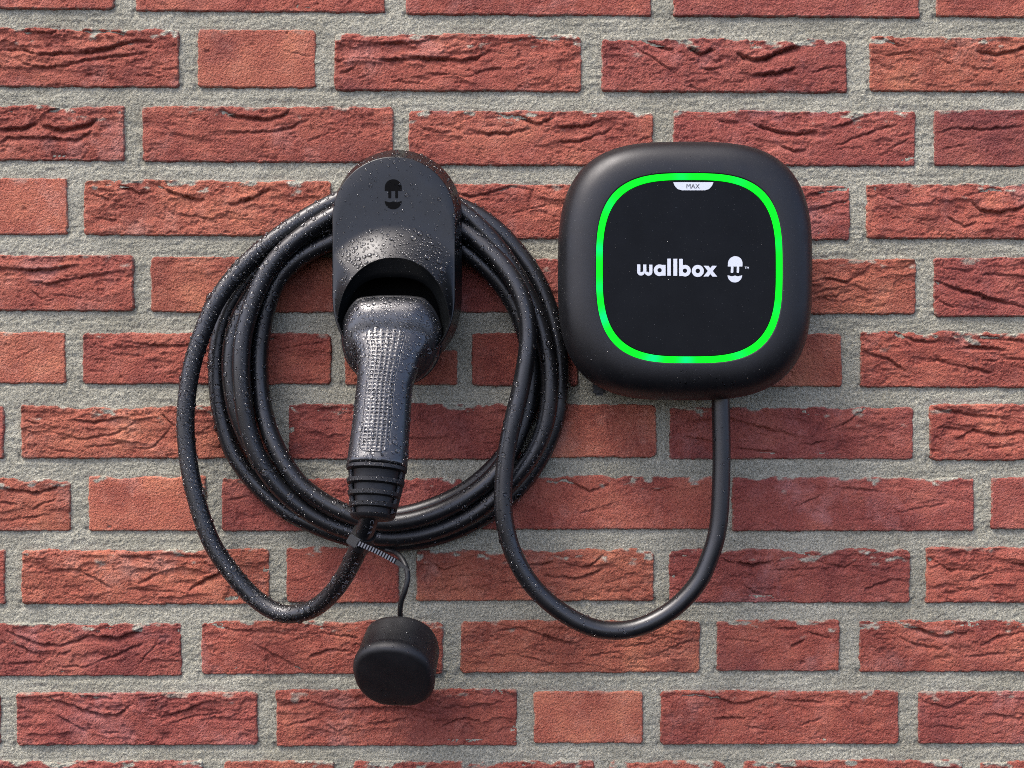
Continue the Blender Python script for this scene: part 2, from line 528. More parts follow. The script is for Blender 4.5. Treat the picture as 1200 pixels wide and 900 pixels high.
GS = 0.00087


def brick_height(X, Z, hw, hh, rough, ragged, seed, cracks):
    """relief of one brick face in metres over its rectangle; X, Z local; 0 is the face of the joint"""
    mm = 1000.0
    x, z = X * mm, Z * mm
    rs = np.random.default_rng(seed)
    # outline: rounded rectangle, wavering edges, ragged along the top
    wx = 0.85 * fbm(x / 9, z / 9, seed, 3) + 0.25 * vnoise(x / 2.2, z / 2.2, seed + 3)
    wz = 0.85 * fbm(x / 9, z / 9, seed + 5, 3) + 0.25 * vnoise(x / 2.2, z / 2.2, seed + 8)
    rad = 2.4 + 3.4 * rs.random()
    top_cut = ragged * (0.55 * np.clip(fbm(x / 16, z / 40, seed + 21, 3) + 0.15, 0, 1) * 5.0)
    z2 = z + wz + np.where(z > 0, top_cut * sstep(0.2, 0.9, z / (hh * mm)), 0)
    x2 = x + wx
    qx = np.abs(x2) - (hw * mm - rad)
    qz = np.abs(z2) - (hh * mm - rad)
    sdf = np.minimum(np.maximum(qx, qz), 0) + np.hypot(np.maximum(qx, 0), np.maximum(qz, 0)) - rad
    ins = -sdf
    plat = 1.15 + 0.8 * rs.random()
    tilt = (rs.random(2) - 0.5) * 1.0
    fold_amt = 0.35 + 0.9 * rs.random()
    h = plat + tilt[0] * x / (hw * mm) + tilt[1] * z / (hh * mm)
    h = h + (0.30 + 0.55 * rough) * fbm(x / 26, z / 13, seed + 31, 3)
    # folds: shingled layers, each ending in a sharp drop
    period = 9.5 + 4 * rs.random()
    for kk, (per, amp) in enumerate(((period, 1.7), (period * 0.47, 0.8))):
        ph = (z + 5.5 * fbm(x / 34, z / 22, seed + 40 + kk, 4) + 2.0 * fbm(x / 9, z / 7, seed + 45 + kk, 3) + rs.random() * 9 + x * (rs.random() - .5) * 0.16) / per
        cell = np.floor(ph)
        f = ph - cell
        prof = sstep(0, 0.12, f) * (1 - f) ** 1.3
        mask = sstep(0.02, 0.42, fbm(x / 28 + cell * 3.7, cell * 5.3 + z / 60, seed + 50 + kk, 2) + 0.22 * (z / (hh * mm)) - 0.12 + 0.25 * (rough - .6))
        h = h + rough * fold_amt * amp * prof * mask
    # crumbly texture
    crum = sstep(-.15, .35, fbm(x / 20, z / 12, seed + 58, 2) + .25 * z / (hh * mm))
    h = h + (0.10 + rough * (0.12 + 0.50 * crum)) * fbm(x / 4.6, z / 3.2, seed + 60, 4, .6) + 0.13 * vnoise(x / 1.6, z / 1.6, seed + 66)
    # spalled patches with crisp edges, mostly towards the top
    sp = sstep(.16, .24, fbm(x / 17, z / 7, seed + 81, 4, .6) + .20 * z / (hh * mm) - .06 + .1 * (rough - .7))
    h = h - (0.25 + 0.75 * rough) * sp * min(1, rough + .3)
    # hairline fissures
    hf = np.abs(fbm(x / 15, z / 6, seed + 83, 4, .6))
    h = h - (0.15 + .75 * rough) * sstep(.035, .008, hf) * sstep(.0, .3, fbm(x / 24, z / 16, seed + 84, 2) + .1)
    # pits and grains that fell out
    for _ in range(int(4 + 12 * rough)):
        ux, uz, ur, ud = rs.uniform(-hw * mm, hw * mm), rs.uniform(-hh * mm, hh * mm), rs.uniform(.5, 1.9), rs.uniform(.3, 1.2)
        h = h - ud * sstep(1.25, .6, np.hypot((x - ux) / (1 + rs.random()), z - uz) / ur + .2 * vnoise(x / .9, z / .9, seed + 86))
    # drawn cracks
    for dep, cx, cz in cracks:
        cx, cz = cx * mm, cz * mm
        zc = np.interp(x, cx, cz) + 1.5 * fbm(x / 7, x * 0 + dep, seed + 71, 4, .6) + 0.45 * vnoise(x / 1.9, x * 0 + dep, seed + 77) + .5 * fbm(x / 3, z / 3, seed + 78, 2)
        L = cx[-1] - cx[0]
        tt = np.clip((x - cx[0]) / L, 0, 1)
        taper = np.clip(4 * tt * (1 - tt), 0, 1) ** 0.5 * (0.72 + 0.4 * vnoise(x / 7, x * 0, seed + 79)) * ((x > cx[0]) & (x < cx[-1]))
        d = z - zc
        up = 0.28 + 0.10 * dep
        g = np.where(d > 0, np.exp(-(d / up) ** 2), np.exp(-np.abs(d) / (0.40 + 0.36 * dep)))
        lip = np.exp(-((d - 1.2 - .4 * dep) / (1.2 + .4 * dep)) ** 2)
        h = h - dep * 2.5 * taper * g + 0.32 * dep * taper * lip
    h = np.clip(h, -12, 6.5)
    edge = sstep(0, 1.7, ins)
    h = -4 * (1 - edge) + h * edge
    return h / mm, ins


wall = root('brick_wall', 'weathered red brick wall with grey sandy mortar joints behind the charging equipment', 'wall', (0, 0, Z0))


def build_brick_mesh(hw, hh, rough, ragged, seed, cracks, sl):
    E = 0.0012
    nx = int((2 * hw + 2 * E) / GS) + 1
    nz = int((2 * hh + 2 * E) / GS) + 1
    gx = np.linspace(-hw - E, hw + E, nx)
    gz = np.linspace(-hh - E, hh + E, nz)
    X, Z = np.meshgrid(gx, gz)
    h, ins = brick_height(X, Z, hw + E, hh + E, rough, ragged, seed, cracks)
    # mortar smears: low parts near the top edge
    sm = sstep(0.08, 0.34, fbm(X * 1000 / 13, Z * 1000 / 6, seed + 90, 4) + 0.5 * (Z / hh) ** 3 * (Z > 0) - 0.58 + 0.12 * ragged)
    sm = np.maximum(sm * sstep(0.1, 0.7, Z / hh) * (0.25 + 0.75 * min(1, ragged)), 0.45 * sstep(2.6, 1.2, ins) * sstep(-.1, .4, fbm(X * 400, Z * 400, seed + 95, 2)))
    V = np.stack([X, -h, Z - sl * X], -1).reshape(-1, 3)
    idx = np.arange(nx * nz).reshape(nz, nx)
    Q = np.stack([idx[:-1, :-1], idx[:-1, 1:], idx[1:, 1:], idx[1:, :-1]], -1).reshape(-1, 4)
    # the body of the brick, back into the wall
    ring = np.concatenate([idx[0, :], idx[1:, -1], idx[-1, -2::-1], idx[-2:0:-1, 0]])
    bv = V[ring].copy()
    bv[:, 1] = 0.09
    n0 = len(V)
    m_ = len(ring)
    V = np.concatenate([V, bv])
    j = np.arange(m_)
    k = (j + 1) % m_
    Q = np.concatenate([Q, np.stack([ring[j], n0 + j, n0 + k, ring[k]], -1)])
    me = np_mesh('brick', V, Q)
    a = me.attributes.new('smear', 'FLOAT', 'POINT')
    a.data.foreach_set('value', np.concatenate([sm.ravel(), np.zeros(m_)]).astype(np.float32))
    me.materials.append(M_BRICK)
    return me


rb = random.Random(5)
stretchers, headers = [], []
rects = []            # all bricks: centre x, z, half w, half h on the wall plane


def tint(smooth=False, px=None):
    r = rb.random()
    a = 0.92 + 0.16 * rb.random()
    if smooth:
        return (1.22 * a, 1.38 * a, 1.28 * a, 1)
    if r < 0.25:
        return (0.90 * a, 0.88 * a, 0.98 * a, 1)     # browner, purplish
    if r < 0.42:
        return (1.06 * a, 1.18 * a, 1.08 * a, 1)     # orange
    return (a, a, a, 1)


for i, (x0, x1, yt, yb, rough, rag) in enumerate(BR):
    cx, cy = (x0 + x1) / 2, (yt + yb) / 2
    c = W(cx, cy, 0)
    hw, hh = (x1 - x0) / 2 * S, (yb - yt) / 2 * S
    sl = slope_at(cy)
    cr = []
    for dep, ax, ay in CR:
        if ax.mean() > x0 and ax.mean() < x1 and ay.mean() > yt - 2 and ay.mean() < yb + 2:
            cr.append((dep, (ax - cx) * S, -(ay - cy) * S + sl * (ax - cx) * S))
    me = build_brick_mesh(hw, hh, rough, rag * 0.55, 100 + i * 13, cr, sl)
    o = bpy.data.objects.new('brick', me)
    C.objects.link(o)
    o.parent = wall
    o.location = (c[0], 0, c[2] - Z0)
    o.color = tint(rough < 0.2)
    rects.append((c[0], c[2], hw, hh))
    (stretchers if x1 - x0 > 250 else headers).append((me, hw, hh))


def extra_brick(xc, zc, pool):
    me, hw, hh = rb.choice(pool)
    o = bpy.data.objects.new('brick', me)
    C.objects.link(o)
    o.parent = wall
    o.location = (xc, 0, zc - Z0)
    o.color = tint()
    rects.append((xc, zc, hw, hh))


# the wall goes on a little beyond the frame on every side
PIT, ROW = 312 * S, 85.3 * S
rowtop = [-17, 68, 158, 244, 333, 420, 507, 591, 675, 759, 841, 923]
rows = {}
for x0, x1, yt, yb, _, _ in BR:
    k = int(np.argmin([abs((yt + yb) / 2 - v) for v in rowtop]))
    rows.setdefault(k, []).append((x0, x1))
for k, lst in rows.items():
    zc = W(0, rowtop[k], 0)[2]
    xl, xr = min(a for a, b in lst), max(b for a, b in lst)
    for q in range(2):
        extra_brick((xl - 22 - 145 - q * 312 - 600) * S, zc + 0.003 * S * 312, stretchers)
        extra_brick((xr + 22 + 145 + q * 312 - 600) * S, zc - 0.002 * S * 312, stretchers)
for k in list(range(-4, 0)) + list(range(12, 16)):
    py = rowtop[0] + k * 86 if k < 0 else rowtop[11] + (k - 11) * 83.5
    zc = W(0, py, 0)[2]
    x = -740 + (156 if k % 2 else 0) - 40 * rb.random()
    while x < 1900:
        extra_brick((x + 145 - 600) * S, zc, stretchers)
        x += 312

# mortar: fine sheet over the part in view, coarser beyond
MG = 0.00115
XM, ZM = 0.46, 0.36


def mortar_h(X, Z):
    x, z = X * 1000, Z * 1000
    return (0.75 * fbm(x / 3.6, z / 3.0, 3, 3, 0.7) + 0.55 * fbm(x / 22, z / 9, 9, 3) + 0.42 * fbm(x / 30 + z / 60, z / 2.8, 19, 2) + 0.22 * vnoise(x / 1.5, z / 1.5, 14) - 0.1) / 1000


def sheet(gx, gz, keep=None):
    X, Z = np.meshgrid(gx, gz)
    V = np.stack([X, -mortar_h(X, Z), Z], -1).reshape(-1, 3)
    idx = np.arange(X.size).reshape(X.shape)
    Q = np.stack([idx[:-1, :-1], idx[:-1, 1:], idx[1:, 1:], idx[1:, :-1]], -1).reshape(-1, 4)
    inside = np.zeros(X.shape, bool)
    rec = np.zeros(X.shape)
    for cx, cz, hw, hh in rects:
        ix = (gx > cx - hw + 0.0045) & (gx < cx + hw - 0.0045)
        iz = (gz > cz - Z0 - hh + 0.0055) & (gz < cz - Z0 + hh - 0.0062)
        if ix.any() and iz.any():
            inside[np.ix_(iz, ix)] = True
        ix = (gx > cx - hw - 0.003) & (gx < cx + hw + 0.003)
        dz = cz - Z0 - hh - gz
        iz = (dz > -0.003) & (dz < 0.011)
        if ix.any() and iz.any():
            rec[np.ix_(iz, ix)] += 0.0010 * np.exp(-(np.maximum(dz[iz], 0) / 0.0035) ** 2)[:, None]
    V[:, 1] += rec.ravel()
    if keep is not None:
        inside |= ~keep(X, Z)
    Q = Q[~inside.ravel()[Q].all(1)]
    used = np.unique(Q)
    remap = np.zeros(len(V), int)
    remap[used] = np.arange(len(used))
    return V[used], remap[Q]


V1, Q1 = sheet(np.arange(-XM, XM + 1e-6, MG), np.arange(-ZM, ZM + 1e-6, MG))
V2, Q2 = sheet(np.arange(-1.25, 1.2501, 0.005), np.arange(-0.68, 0.6801, 0.005), keep=lambda X, Z: (np.abs(X) > XM - 0.006) | (np.abs(Z) > ZM - 0.006))
V2[:, 1] += 0.0012
V = np.concatenate([V1, V2])
Q = np.concatenate([Q1, Q2 + len(V1)])
mo = link('mortar', np_mesh('mortar', V, Q), M_MORTAR, wall)
# masonry behind the joints
me = bpy.data.meshes.new('wall_core')
bm = bmesh.new()
bmesh.ops.create_cube(bm, size=1.0, matrix=Matrix.Translation((0, 0.055, 0)) @ Matrix.Diagonal((2.5, 0.09, 1.36, 1)))
bm.to_mesh(me)
bm.free()
link('wall_core', me, M_MORTAR, wall)

# ------------------------------------------------------------------ wall charger
BX, BZ = 0.1401, Z0 + 0.0915
HWB, HHB = 0.1028, 0.1047
ch = root('wall_charger', 'black squircle charger box with glowing green light ring on the brick wall', 'EV charger', (BX, 0, BZ))
NB = 160
SQ = superell(NB, 3.15)


def box_loop(d, k, dx=0.0, dz=0.0):
    return np.stack([BX + SQ[:, 0] * (HWB * k + dx), np.full(NB, -d), BZ + SQ[:, 1] * (HHB * k + dz)], 1)


prof = [(0.004, .925), (0.012, .95), (0.030, .98), (0.045, .993), (0.056, 1.0), (0.064, .998), (0.0715, .988), (0.0775, .970), (0.0825, .945),
        (0.0862, .912), (0.0888, .875), (0.0905, .835), (0.0915, .795), (0.0920, .755), (0.0921, .7185)]
pc = catmull([(a * 10, b) for a, b in prof], 4)
loops = [box_loop(a / 10, b) for a, b in pc]
loops.append(box_loop(0.0912, .712))
V, F = loft(loops, True, True)
part('shell', V, F, M_SHELL, ch)


def ring_mesh(name, k0, k1, d, mat_, parent, thick=0.0015):
    lo = [box_loop(d - thick, k0), box_loop(d, k0 - 0.004), box_loop(d, k1 + 0.004), box_loop(d - thick, k1)]
    V, F = loft(lo, False, False)
    return part(name, V, F, mat_, parent, True, 30)


RO = 0.7183
RI = RO - 0.053
led = ring_mesh('light_ring', RO, RI, 0.0920, M_LED, ch)
vals = []
spots = [(-150, 1), (-168, .5), (168, .8), (142, .35), (-112, 1), (-92, .9), (95, .35), (60, .25), (-60, .35), (15, .2), (-25, .2)]
for v in led.data.vertices:
    a = math.degrees(math.atan2(v.co.z, v.co.x))
    vals.append(min(1, sum(0.55 * s * math.exp(-((((a - q + 180) % 360) - 180) / 4.0) ** 2) for q, s in spots)))
a_ = led.data.attributes.new('led', 'FLOAT', 'POINT')
a_.data.foreach_set('value', vals)
V, F = loft([box_loop(0.0895, RI - .001), box_loop(0.0914, RI - .001), box_loop(0.0918, RI - .005)], False, True)
panel = part('front_panel', V, F, M_PANEL, ch, True, 30)
DP = 0.0920   # depth of things printed on the panel


def text_mesh(s, bold=0.0):
    cu = bpy.data.curves.new('tmp', 'FONT')
    cu.body = s
    cu.size = 1.0
    cu.offset = bold
    cu.resolution_u = 4
    o = bpy.data.objects.new('tmp', cu)
    C.objects.link(o)
    dg = bpy.context.evaluated_depsgraph_get()
    me = o.evaluated_get(dg).to_mesh()
    V = np.array([v.co[:2] for v in me.vertices]) if len(me.vertices) else np.zeros((0, 2))
    F = [tuple(p.vertices) for p in me.polygons]
    o.evaluated_get(dg).to_mesh_clear()
    bpy.data.objects.remove(o)
    bpy.data.curves.remove(cu)
    return V, F


def flat(shapes, d):
    """2D pixel shapes (V, F), each on its own hair-thin level -> world"""
    out = []
    for i, (v, f) in enumerate(shapes):
        out.append((list(W(v[:, 0], v[:, 1], d + 0.00002 * i)), f))
    return merge(*out)


def poly(pts):
    p = np.array(pts, float)
    return p, [tuple(range(len(p)))]


def annulus(cx, cy, ro, ri, n=40):
    a = np.linspace(0, 2 * math.pi, n, endpoint=False)
    V = np.concatenate([np.stack([cx + ro * np.cos(a), cy + ro * np.sin(a)], 1), np.stack([cx + ri * np.cos(a), cy + ri * np.sin(a)], 1)])
    return V, [(j, (j + 1) % n, n + (j + 1) % n, n + j) for j in range(n)]


def arcband(cx, cy, ro, ri, a0, a1, n=24):
    a = np.linspace(R(a0), R(a1), n)
    V = np.concatenate([np.stack([cx + ro * np.cos(a), cy + ro * np.sin(a)], 1), np.stack([cx + ri * np.cos(a), cy + ri * np.sin(a)], 1)])
    return V, [(j, j + 1, n + j + 1, n + j) for j in range(n - 1)]


def zq(x, y):
    return 740 + x / 7.5, 280 + y / 7.5


def rect(x0, y0, x1, y1):
    return poly([zq(x0, y0), zq(x1, y0), zq(x1, y1), zq(x0, y1)])


def ann(x, y, ro, ri):
    c = zq(x, y)
    return annulus(c[0], c[1], ro / 7.5, ri / 7.5)


def arcs(x, y, ro, ri, a0, a1):
    c = zq(x, y)
    return arcband(c[0], c[1], ro / 7.5, ri / 7.5, a0, a1)


L = []
# w: two cups
L += [arcs(84, 288, 34, 6, 0, 180), arcs(150, 289, 34, 6, 0, 180)]
L += [rect(50, 224, 78, 288), rect(103, 225, 131, 289), rect(156, 226, 184, 289)]
# a
L += [ann(247, 275, 51, 19), rect(271, 228, 300, 323)]
# l l
L += [rect(315, 173, 346, 323), rect(368, 174, 402, 324)]
# b
L += [rect(419, 175, 451, 326), ann(470, 279, 51, 19)]
# o
L += [ann(583, 281, 53, 20)]
# x
L += [poly([zq(634, 236), zq(676, 236), zq(754, 331), zq(712, 331)]), poly([zq(709, 236), zq(751, 236), zq(676, 330), zq(632, 330)])]
V, F = flat(L, DP)
part('lettering', V, F, M_PRINT, ch, False)


def emblem_shapes(q, lw=1.0):
    """mushroom-capped plug over a smile; q maps unit coords (x -1..1, y 0..3.65 down) to pixels"""
    a = np.linspace(math.pi, 2 * math.pi, 28)
    dome = [q(math.cos(v), 1.0 + math.sin(v)) for v in a]
    dome += [q(1.0, 1.42), q(-1.0, 1.42)]
    sh = [poly(dome)]
    sh += [poly([q(-.58, 1.40), q(-.23, 1.40), q(-.23, 2.2), q(-.27, 2.30), q(-.54, 2.30), q(-.58, 2.2)]),
           poly([q(.23, 1.40), q(.56, 1.40), q(.56, 2.2), q(.52, 2.30), q(.27, 2.30), q(.23, 2.2)])]
    b = np.linspace(0, math.pi, 28)
    bowl = [q(math.cos(v), 2.63 + 1.0 * math.sin(v)) for v in b]
    up = [(-1, 2.63), (-.80, 2.68), (-.5, 2.78), (-.28, 2.76), (-.12, 2.70), (0, 2.67), (.12, 2.70), (.28, 2.76), (.5, 2.78), (.80, 2.68), (1, 2.63)]
    sh.append(poly(bowl + [q(*u) for u in up[1:-1]]))
    return sh


V, F = flat(emblem_shapes(lambda x, y: zq(911 + 64 * x - 1.5 * (y - 1.5), 152 + 63.5 * y)), DP)
part('emblem', V, F, M_PRINT, ch, False)
tv, tf = text_mesh('TM', 0.02)
tv = (tv - tv.min(0)) / np.ptp(tv, axis=0)
V, F = flat([(np.stack(zq(995 + 38 * tv[:, 0], 262 - 19 * tv[:, 1] + 2 * tv[:, 0]), 1), tf)], DP)
part('trademark_sign', V, F, M_PRINT, ch, False)

# MAX tab hanging from the ring
tab = [(789, 213.5), (836, 213.5), (834.5, 217.5), (831, 221.5), (826, 223), (799, 223), (794, 221.5), (790.5, 217.5)]
V, F = flat([poly(tab)], DP + 0.0001)
tabo = part('model_tab', V, F, M_PRINT, ch, False)
tv, tf = text_mesh('MAX', 0.0)
tv = (tv - tv.min(0)) / np.ptp(tv, axis=0)
V, F = flat([(np.stack([804.5 + 15.5 * tv[:, 0], 220.8 - 5.4 * tv[:, 1]], 1), tf)], DP + 0.00022)
part('tab_lettering', V, F, M_DARKPRINT, tabo, False)

# screw lug under the box and the cable gland
g = W(844, 455, 0.042)
gl = []
for dz, rr in ((0.012, .0098), (-0.004, .0098), (-0.0052, .0094), (-0.0062, .0082)):
    a = np.linspace(0, 2 * math.pi, 32, endpoint=False)
    gl.append(np.stack([g[0] + rr * np.cos(a), -0.042 + rr * np.sin(a), np.full(32, g[2] + dz)], 1))
V, F = loft(gl)
part('cable_gland', V, F, M_CAP, ch, True, 40)
l0 = W(702, 455, 0.03)
bm = bmesh.new()
bmesh.ops.create_cube(bm, size=1.0, matrix=Matrix.Translation(l0 - np.array(ch.location)) @ Matrix.Diagonal((0.010, 0.02, 0.012, 1)))
bmesh.ops.bevel(bm, geom=bm.edges[:], offset=0.002, segments=2, affect='EDGES')
me = bpy.data.meshes.new('fixing_lug')
bm.to_mesh(me)
bm.free()
link('fixing_lug', me, M_SHELL, ch)

# ------------------------------------------------------------------ plug holder
ho = root('plug_holder', 'black arch-topped plug holder wet with rain, holding the plug and coil', 'plug holder', W(461, 300, 0))
NH = 200
TH = np.linspace(0, 2 * math.pi, NH, endpoint=False)
CXH, CYH = 461.0, 388.0


def out_in(x, y):
    dx = np.abs(x - 461.5)
    a = (dx ** 2 + (y - 255) ** 2) < 72 ** 2
    b = dx < 72
    c = (dx / 72) ** 2.2 + (np.maximum(y - 345, 0) / 85) ** 2.2 < 1
    return np.where(y < 255, a, np.where(y < 345, b, c))


def ray(fn):
    lo, hi = np.zeros(NH), np.full(NH, 400.0)
    for _ in range(40):
        m_ = (lo + hi) / 2
        i_ = fn(CXH + m_ * np.cos(TH), CYH + m_ * np.sin(TH))
        lo, hi = np.where(i_, m_, lo), np.where(i_, hi, m_)
    return lo


def ell_in(rx, ryu, ryd, e):
    return lambda x, y: (np.abs(x - CXH) / rx) ** e + (np.abs(y - CYH) / np.where(y < CYH, ryu, ryd)) ** e < 1


ro_ = ray(out_in)
rim = np.minimum(ray(ell_in(66.5, 86, 60, 2.15)), ro_ - 2.5)
inn = np.minimum(ray(ell_in(56, 63, 44, 2.7)), rim - 2.0)


low_ = sstep(0.05, 0.45, np.sin(TH))
inn = inn * (1 - low_) + np.maximum(inn, rim - 3.0) * low_


def hl(r, d, tr=(0, 0), sc=1.0):
    x = CXH + r * np.cos(TH)
    y = CYH + r * np.sin(TH)
    x = 461.5 + (x - 461.5) * sc + tr[0]
    y = 300 + (y - 300) * sc + tr[1]
    return W(x, y, d)


def dF(r):
    y = CYH + r * np.sin(TH)
    return 0.060 + 0.010 * sstep(270, 400, y)


lin = [hl(inn * 0.8, 0.020), hl(inn * 0.99, 0.021), hl(inn * 0.992, 0.060), hl(inn * .998, 0.0615)]
V, F = loft(lin, True, False)
part('socket_liner', V, F, M_LINER, ho, True, 38)
loops = [hl(inn * 0.994, 0.046), hl(inn * 0.996, 0.0615), hl(inn, 0.063), hl(inn + 0.8, 0.0642)]
DR = 0.0765
for k in (0.35, 0.65, 0.93):
    loops.append(hl(inn + (rim - inn) * k, 0.0646 + (DR - 0.0646) * (0.55 * k + 0.45 * k * k)))
loops.append(hl(rim - 0.5, DR - 0.0004))
loops.append(hl(rim + 0.1, DR))
Rend = np.minimum(rim * 1.46, ro_ - 1.8)
for k in np.linspace(0.02, 1, 22):
    r_ = rim + (Rend - rim) * k
    df = dF(r_)
    loops.append(hl(r_, df + (DR - df) * (1 - k) ** 1.6))
for k in (0.3, 0.7, 1.0):
    r_ = Rend + (ro_ - 1.6 - Rend) * k
    loops.append(hl(r_, dF(r_)))
for q, dd in ((1.0, .00015), (.5, .0005), (.15, .0010), (0, .0017)):
    loops.append(hl(ro_ - q, dF(ro_) - dd))
for k in (0.1, 0.3, 0.6, 1.0):
    loops.append(hl(ro_, dF(ro_) * (1 - k) + 0.036 * k - .0017 * (1 - k), (4.5 * k, -2.0 * k), 1 + 0.045 * k))
loops.append(hl(ro_ - 2, 0.0345, (4.5, -2), 1.045))
loops.append(hl(inn * 0.997, 0.0345))
V, F = loft(loops, False, False)
body = part('holder_body', V, F, M_HOLDER, ho, True, 38)
# neck that carries the coil, against the wall
SE = superell(64, 2.6)
nl = [W(463 + SE[:, 0] * 54, 366 - SE[:, 1] * 52, dd) for dd in (0.0195, 0.012)] + [W(463 + SE[:, 0] * 62, 366 - SE[:, 1] * 66, dd) for dd in (0.010, 0.002)]
V, F = loft(nl)
part('coil_neck', V, F, M_HOLDER, ho, True, 38)
em = emblem_shapes(lambda x, y: (460.8 + 10.0 * x, 210 + 9.7 * y))
V, F = flat(em, 0.0602)
part('emblem', V, F, M_GLOSS, ho, False)

# ------------------------------------------------------------------ charging cable and plug
ca = root('charging_cable', 'coiled black charging cable with its plug parked in the holder', 'charging cable', W(461, 240, 0.02))
RC = 0.0075
mmp = [
    # from the gland under the charger, round the bottom loop and up the inner side of the coil
    (844, 452, 42), (844.5, 475, 42), (845.5, 520, 42), (845, 565, 42), (841, 622, 42), (831, 655, 42), (818, 683, 42), (786, 716, 42), (742, 737, 42), (699, 737, 42), (656, 716, 42), (621, 683, 43), (600, 645, 44),
    (590.5, 605, 45), (590, 565, 45), (595, 522, 45), (603, 485, 45), (611, 452, 44), (617, 418, 44), (619, 385, 43), (613, 352, 42), (598, 322, 39), (574, 295, 34), (541, 269, 28), (500, 255, 24), (465, 254, 23),
    # inner front turn
    (428, 264, 23), (391, 282, 24), (358, 298, 24), (332, 320, 23), (315, 353, 22), (306, 395, 21), (304, 430, 21), (307, 470, 22), (318, 512, 25), (346, 561, 28), (373, 584, 29), (405, 601, 30), (450, 613, 30), (500, 605, 30), (545, 584, 28), (580, 556, 26), (603, 520, 22), (618, 475, 20), (622, 425, 20), (614, 385, 20), (600, 352, 20), (580, 325, 21), (558, 304, 21), (538, 290, 20), (500, 276, 16), (465, 270, 13),
    # hidden turn
    (428, 268, 12), (391, 268, 13), (345, 290, 14), (310, 325, 16), (285, 362, 19), (272, 400, 22), (271, 450, 22), (283, 500, 20), (310, 545, 16), (350, 580, 12), (400, 600, 9.5), (450, 606, 9), (500, 596, 9), (550, 572, 9), (592, 532, 9), (620, 480, 9), (632, 430, 9), (629, 380, 9), (612, 335, 9), (585, 300, 9), (548, 270, 9), (500, 252, 9), (465, 246, 9),
    # outer turn against the wall
    (428, 244, 9), (391, 251, 9), (335, 285, 9), (288, 330, 9), (264, 370, 9), (256, 402, 9), (254, 440, 9), (260, 490, 9), (278, 540, 9), (327, 593, 9), (365, 614, 9), (403, 628, 9), (450, 637, 9), (500, 632, 9), (560, 610, 9), (606, 574, 10), (637, 530, 11), (652, 490, 12), (656, 452, 12), (655, 415, 12), (647, 373, 12), (632, 333, 12), (610, 299, 12), (580, 267, 12), (548, 246, 11), (505, 230, 10), (465, 226, 12),
    # front turn
    (430, 234, 22), (391, 252, 31), (352, 277, 32), (318, 310, 33), (298, 350, 34), (287, 385, 34), (283, 415, 34), (284, 460, 33), (291, 505, 31), (307, 545, 29), (333, 578, 26), (365, 603, 23), (402, 620, 21), (450, 630, 21), (500, 625, 22), (545, 608, 23), (575, 588, 24), (602, 562, 25), (626, 530, 26), (639, 497, 27), (644, 460, 28), (643, 425, 28), (633, 380, 28), (616, 341, 28), (593, 303, 28), (568, 272, 28), (541, 248, 26), (500, 228, 22), (462, 220, 20),
    # the wide last turn and up into the plug
    (424, 224, 20), (387, 239, 20), (338, 268, 22), (292, 305, 25), (257, 347, 29), (237, 390, 31), (224, 433, 32), (217.5, 483, 32), (218.5, 520, 32), (224, 560, 33), (236, 605, 34), (250, 640, 35), (272, 672, 36), (302, 704, 38), (333, 720, 44), (366, 714, 54), (392, 692, 70), (410, 664, 88), (422, 638, 104), (431, 612, 119), (436, 592, 124),
]
P = W([a for a, b, c in mmp], [b for a, b, c in mmp], np.array([c for a, b, c in mmp]) / 1000)
P = smooth_path(catmull(P, 9), 6)
CP = P
V, F = tube(P, RC, 24)
sheath = part('cable_sheath', V, F, M_RUBBER, ca)

# the plug: domed head in the socket plus a handle that leans out and down
AX = [(461, 356, 62), (459, 385, 72), (455.5, 420, 83), (451, 450, 90.5), (447.5, 490, 100), (443.5, 530, 110), (441.5, 549, 115.5)]
axp = catmull(W([a for a, b, c in AX], [b for a, b, c in AX], np.array([c for a, b, c in AX]) / 1000), 8)
kpx = S * (D - 0.09) / D
axy = np.interp(np.linspace(0, 1, len(axp)), np.linspace(0, 1, len(AX)), [b for a, b, c in AX])


def hsec(p, t_, hw, hd, e=2.3, n=40):
    up = np.array([0, -1.0, 0])
    nrm = up - t_ * np.dot(up, t_)
    nrm /= np.linalg.norm(nrm)
    sx = np.cross(t_, nrm)
    q = superell(n, e)
    return p + q[:, :1] * hw * sx + q[:, 1:] * hd * nrm


T_ = np.gradient(axp, axis=0)
T_ /= np.linalg.norm(T_, axis=1)[:, None]
HWY = lambda y: np.interp(y, [356, 385, 405, 420, 450, 490, 530, 549], [45, 51, 46, 38, 32.8, 33.4, 34.6, 35.2]) * kpx
HDY = lambda y: np.interp(y, [356, 385, 420, 450, 549], [17, 22, 25, 26, 26]) * kpx
secs = [hsec(axp[i], T_[i], HWY(axy[i]), HDY(axy[i])) for i in range(len(axp))]
V1, F1 = loft(secs)
# dome, revolved about the socket's axis
n_ax = np.array([0, -math.cos(R(14)), -math.sin(R(14))])
uu = np.array([0, math.sin(R(14)) * -1.0, math.cos(R(14))])
uu = uu - n_ax * np.dot(uu, n_ax)
uu /= np.linalg.norm(uu)
cc = W(461, 391, 0.050)
SD = superell(72, 2.15)
SDz = np.where(SD[:, 1] > 0.80, 0.80 + (SD[:, 1] - 0.80) * 0.25, SD[:, 1])


def dome(off, k):
    r_ = 58.5 * S * (D - 0.06) / D * k
    return cc + n_ax * off + np.outer(SD[:, 0] * r_, [1, 0, 0]) + np.outer(SDz * r_, uu)


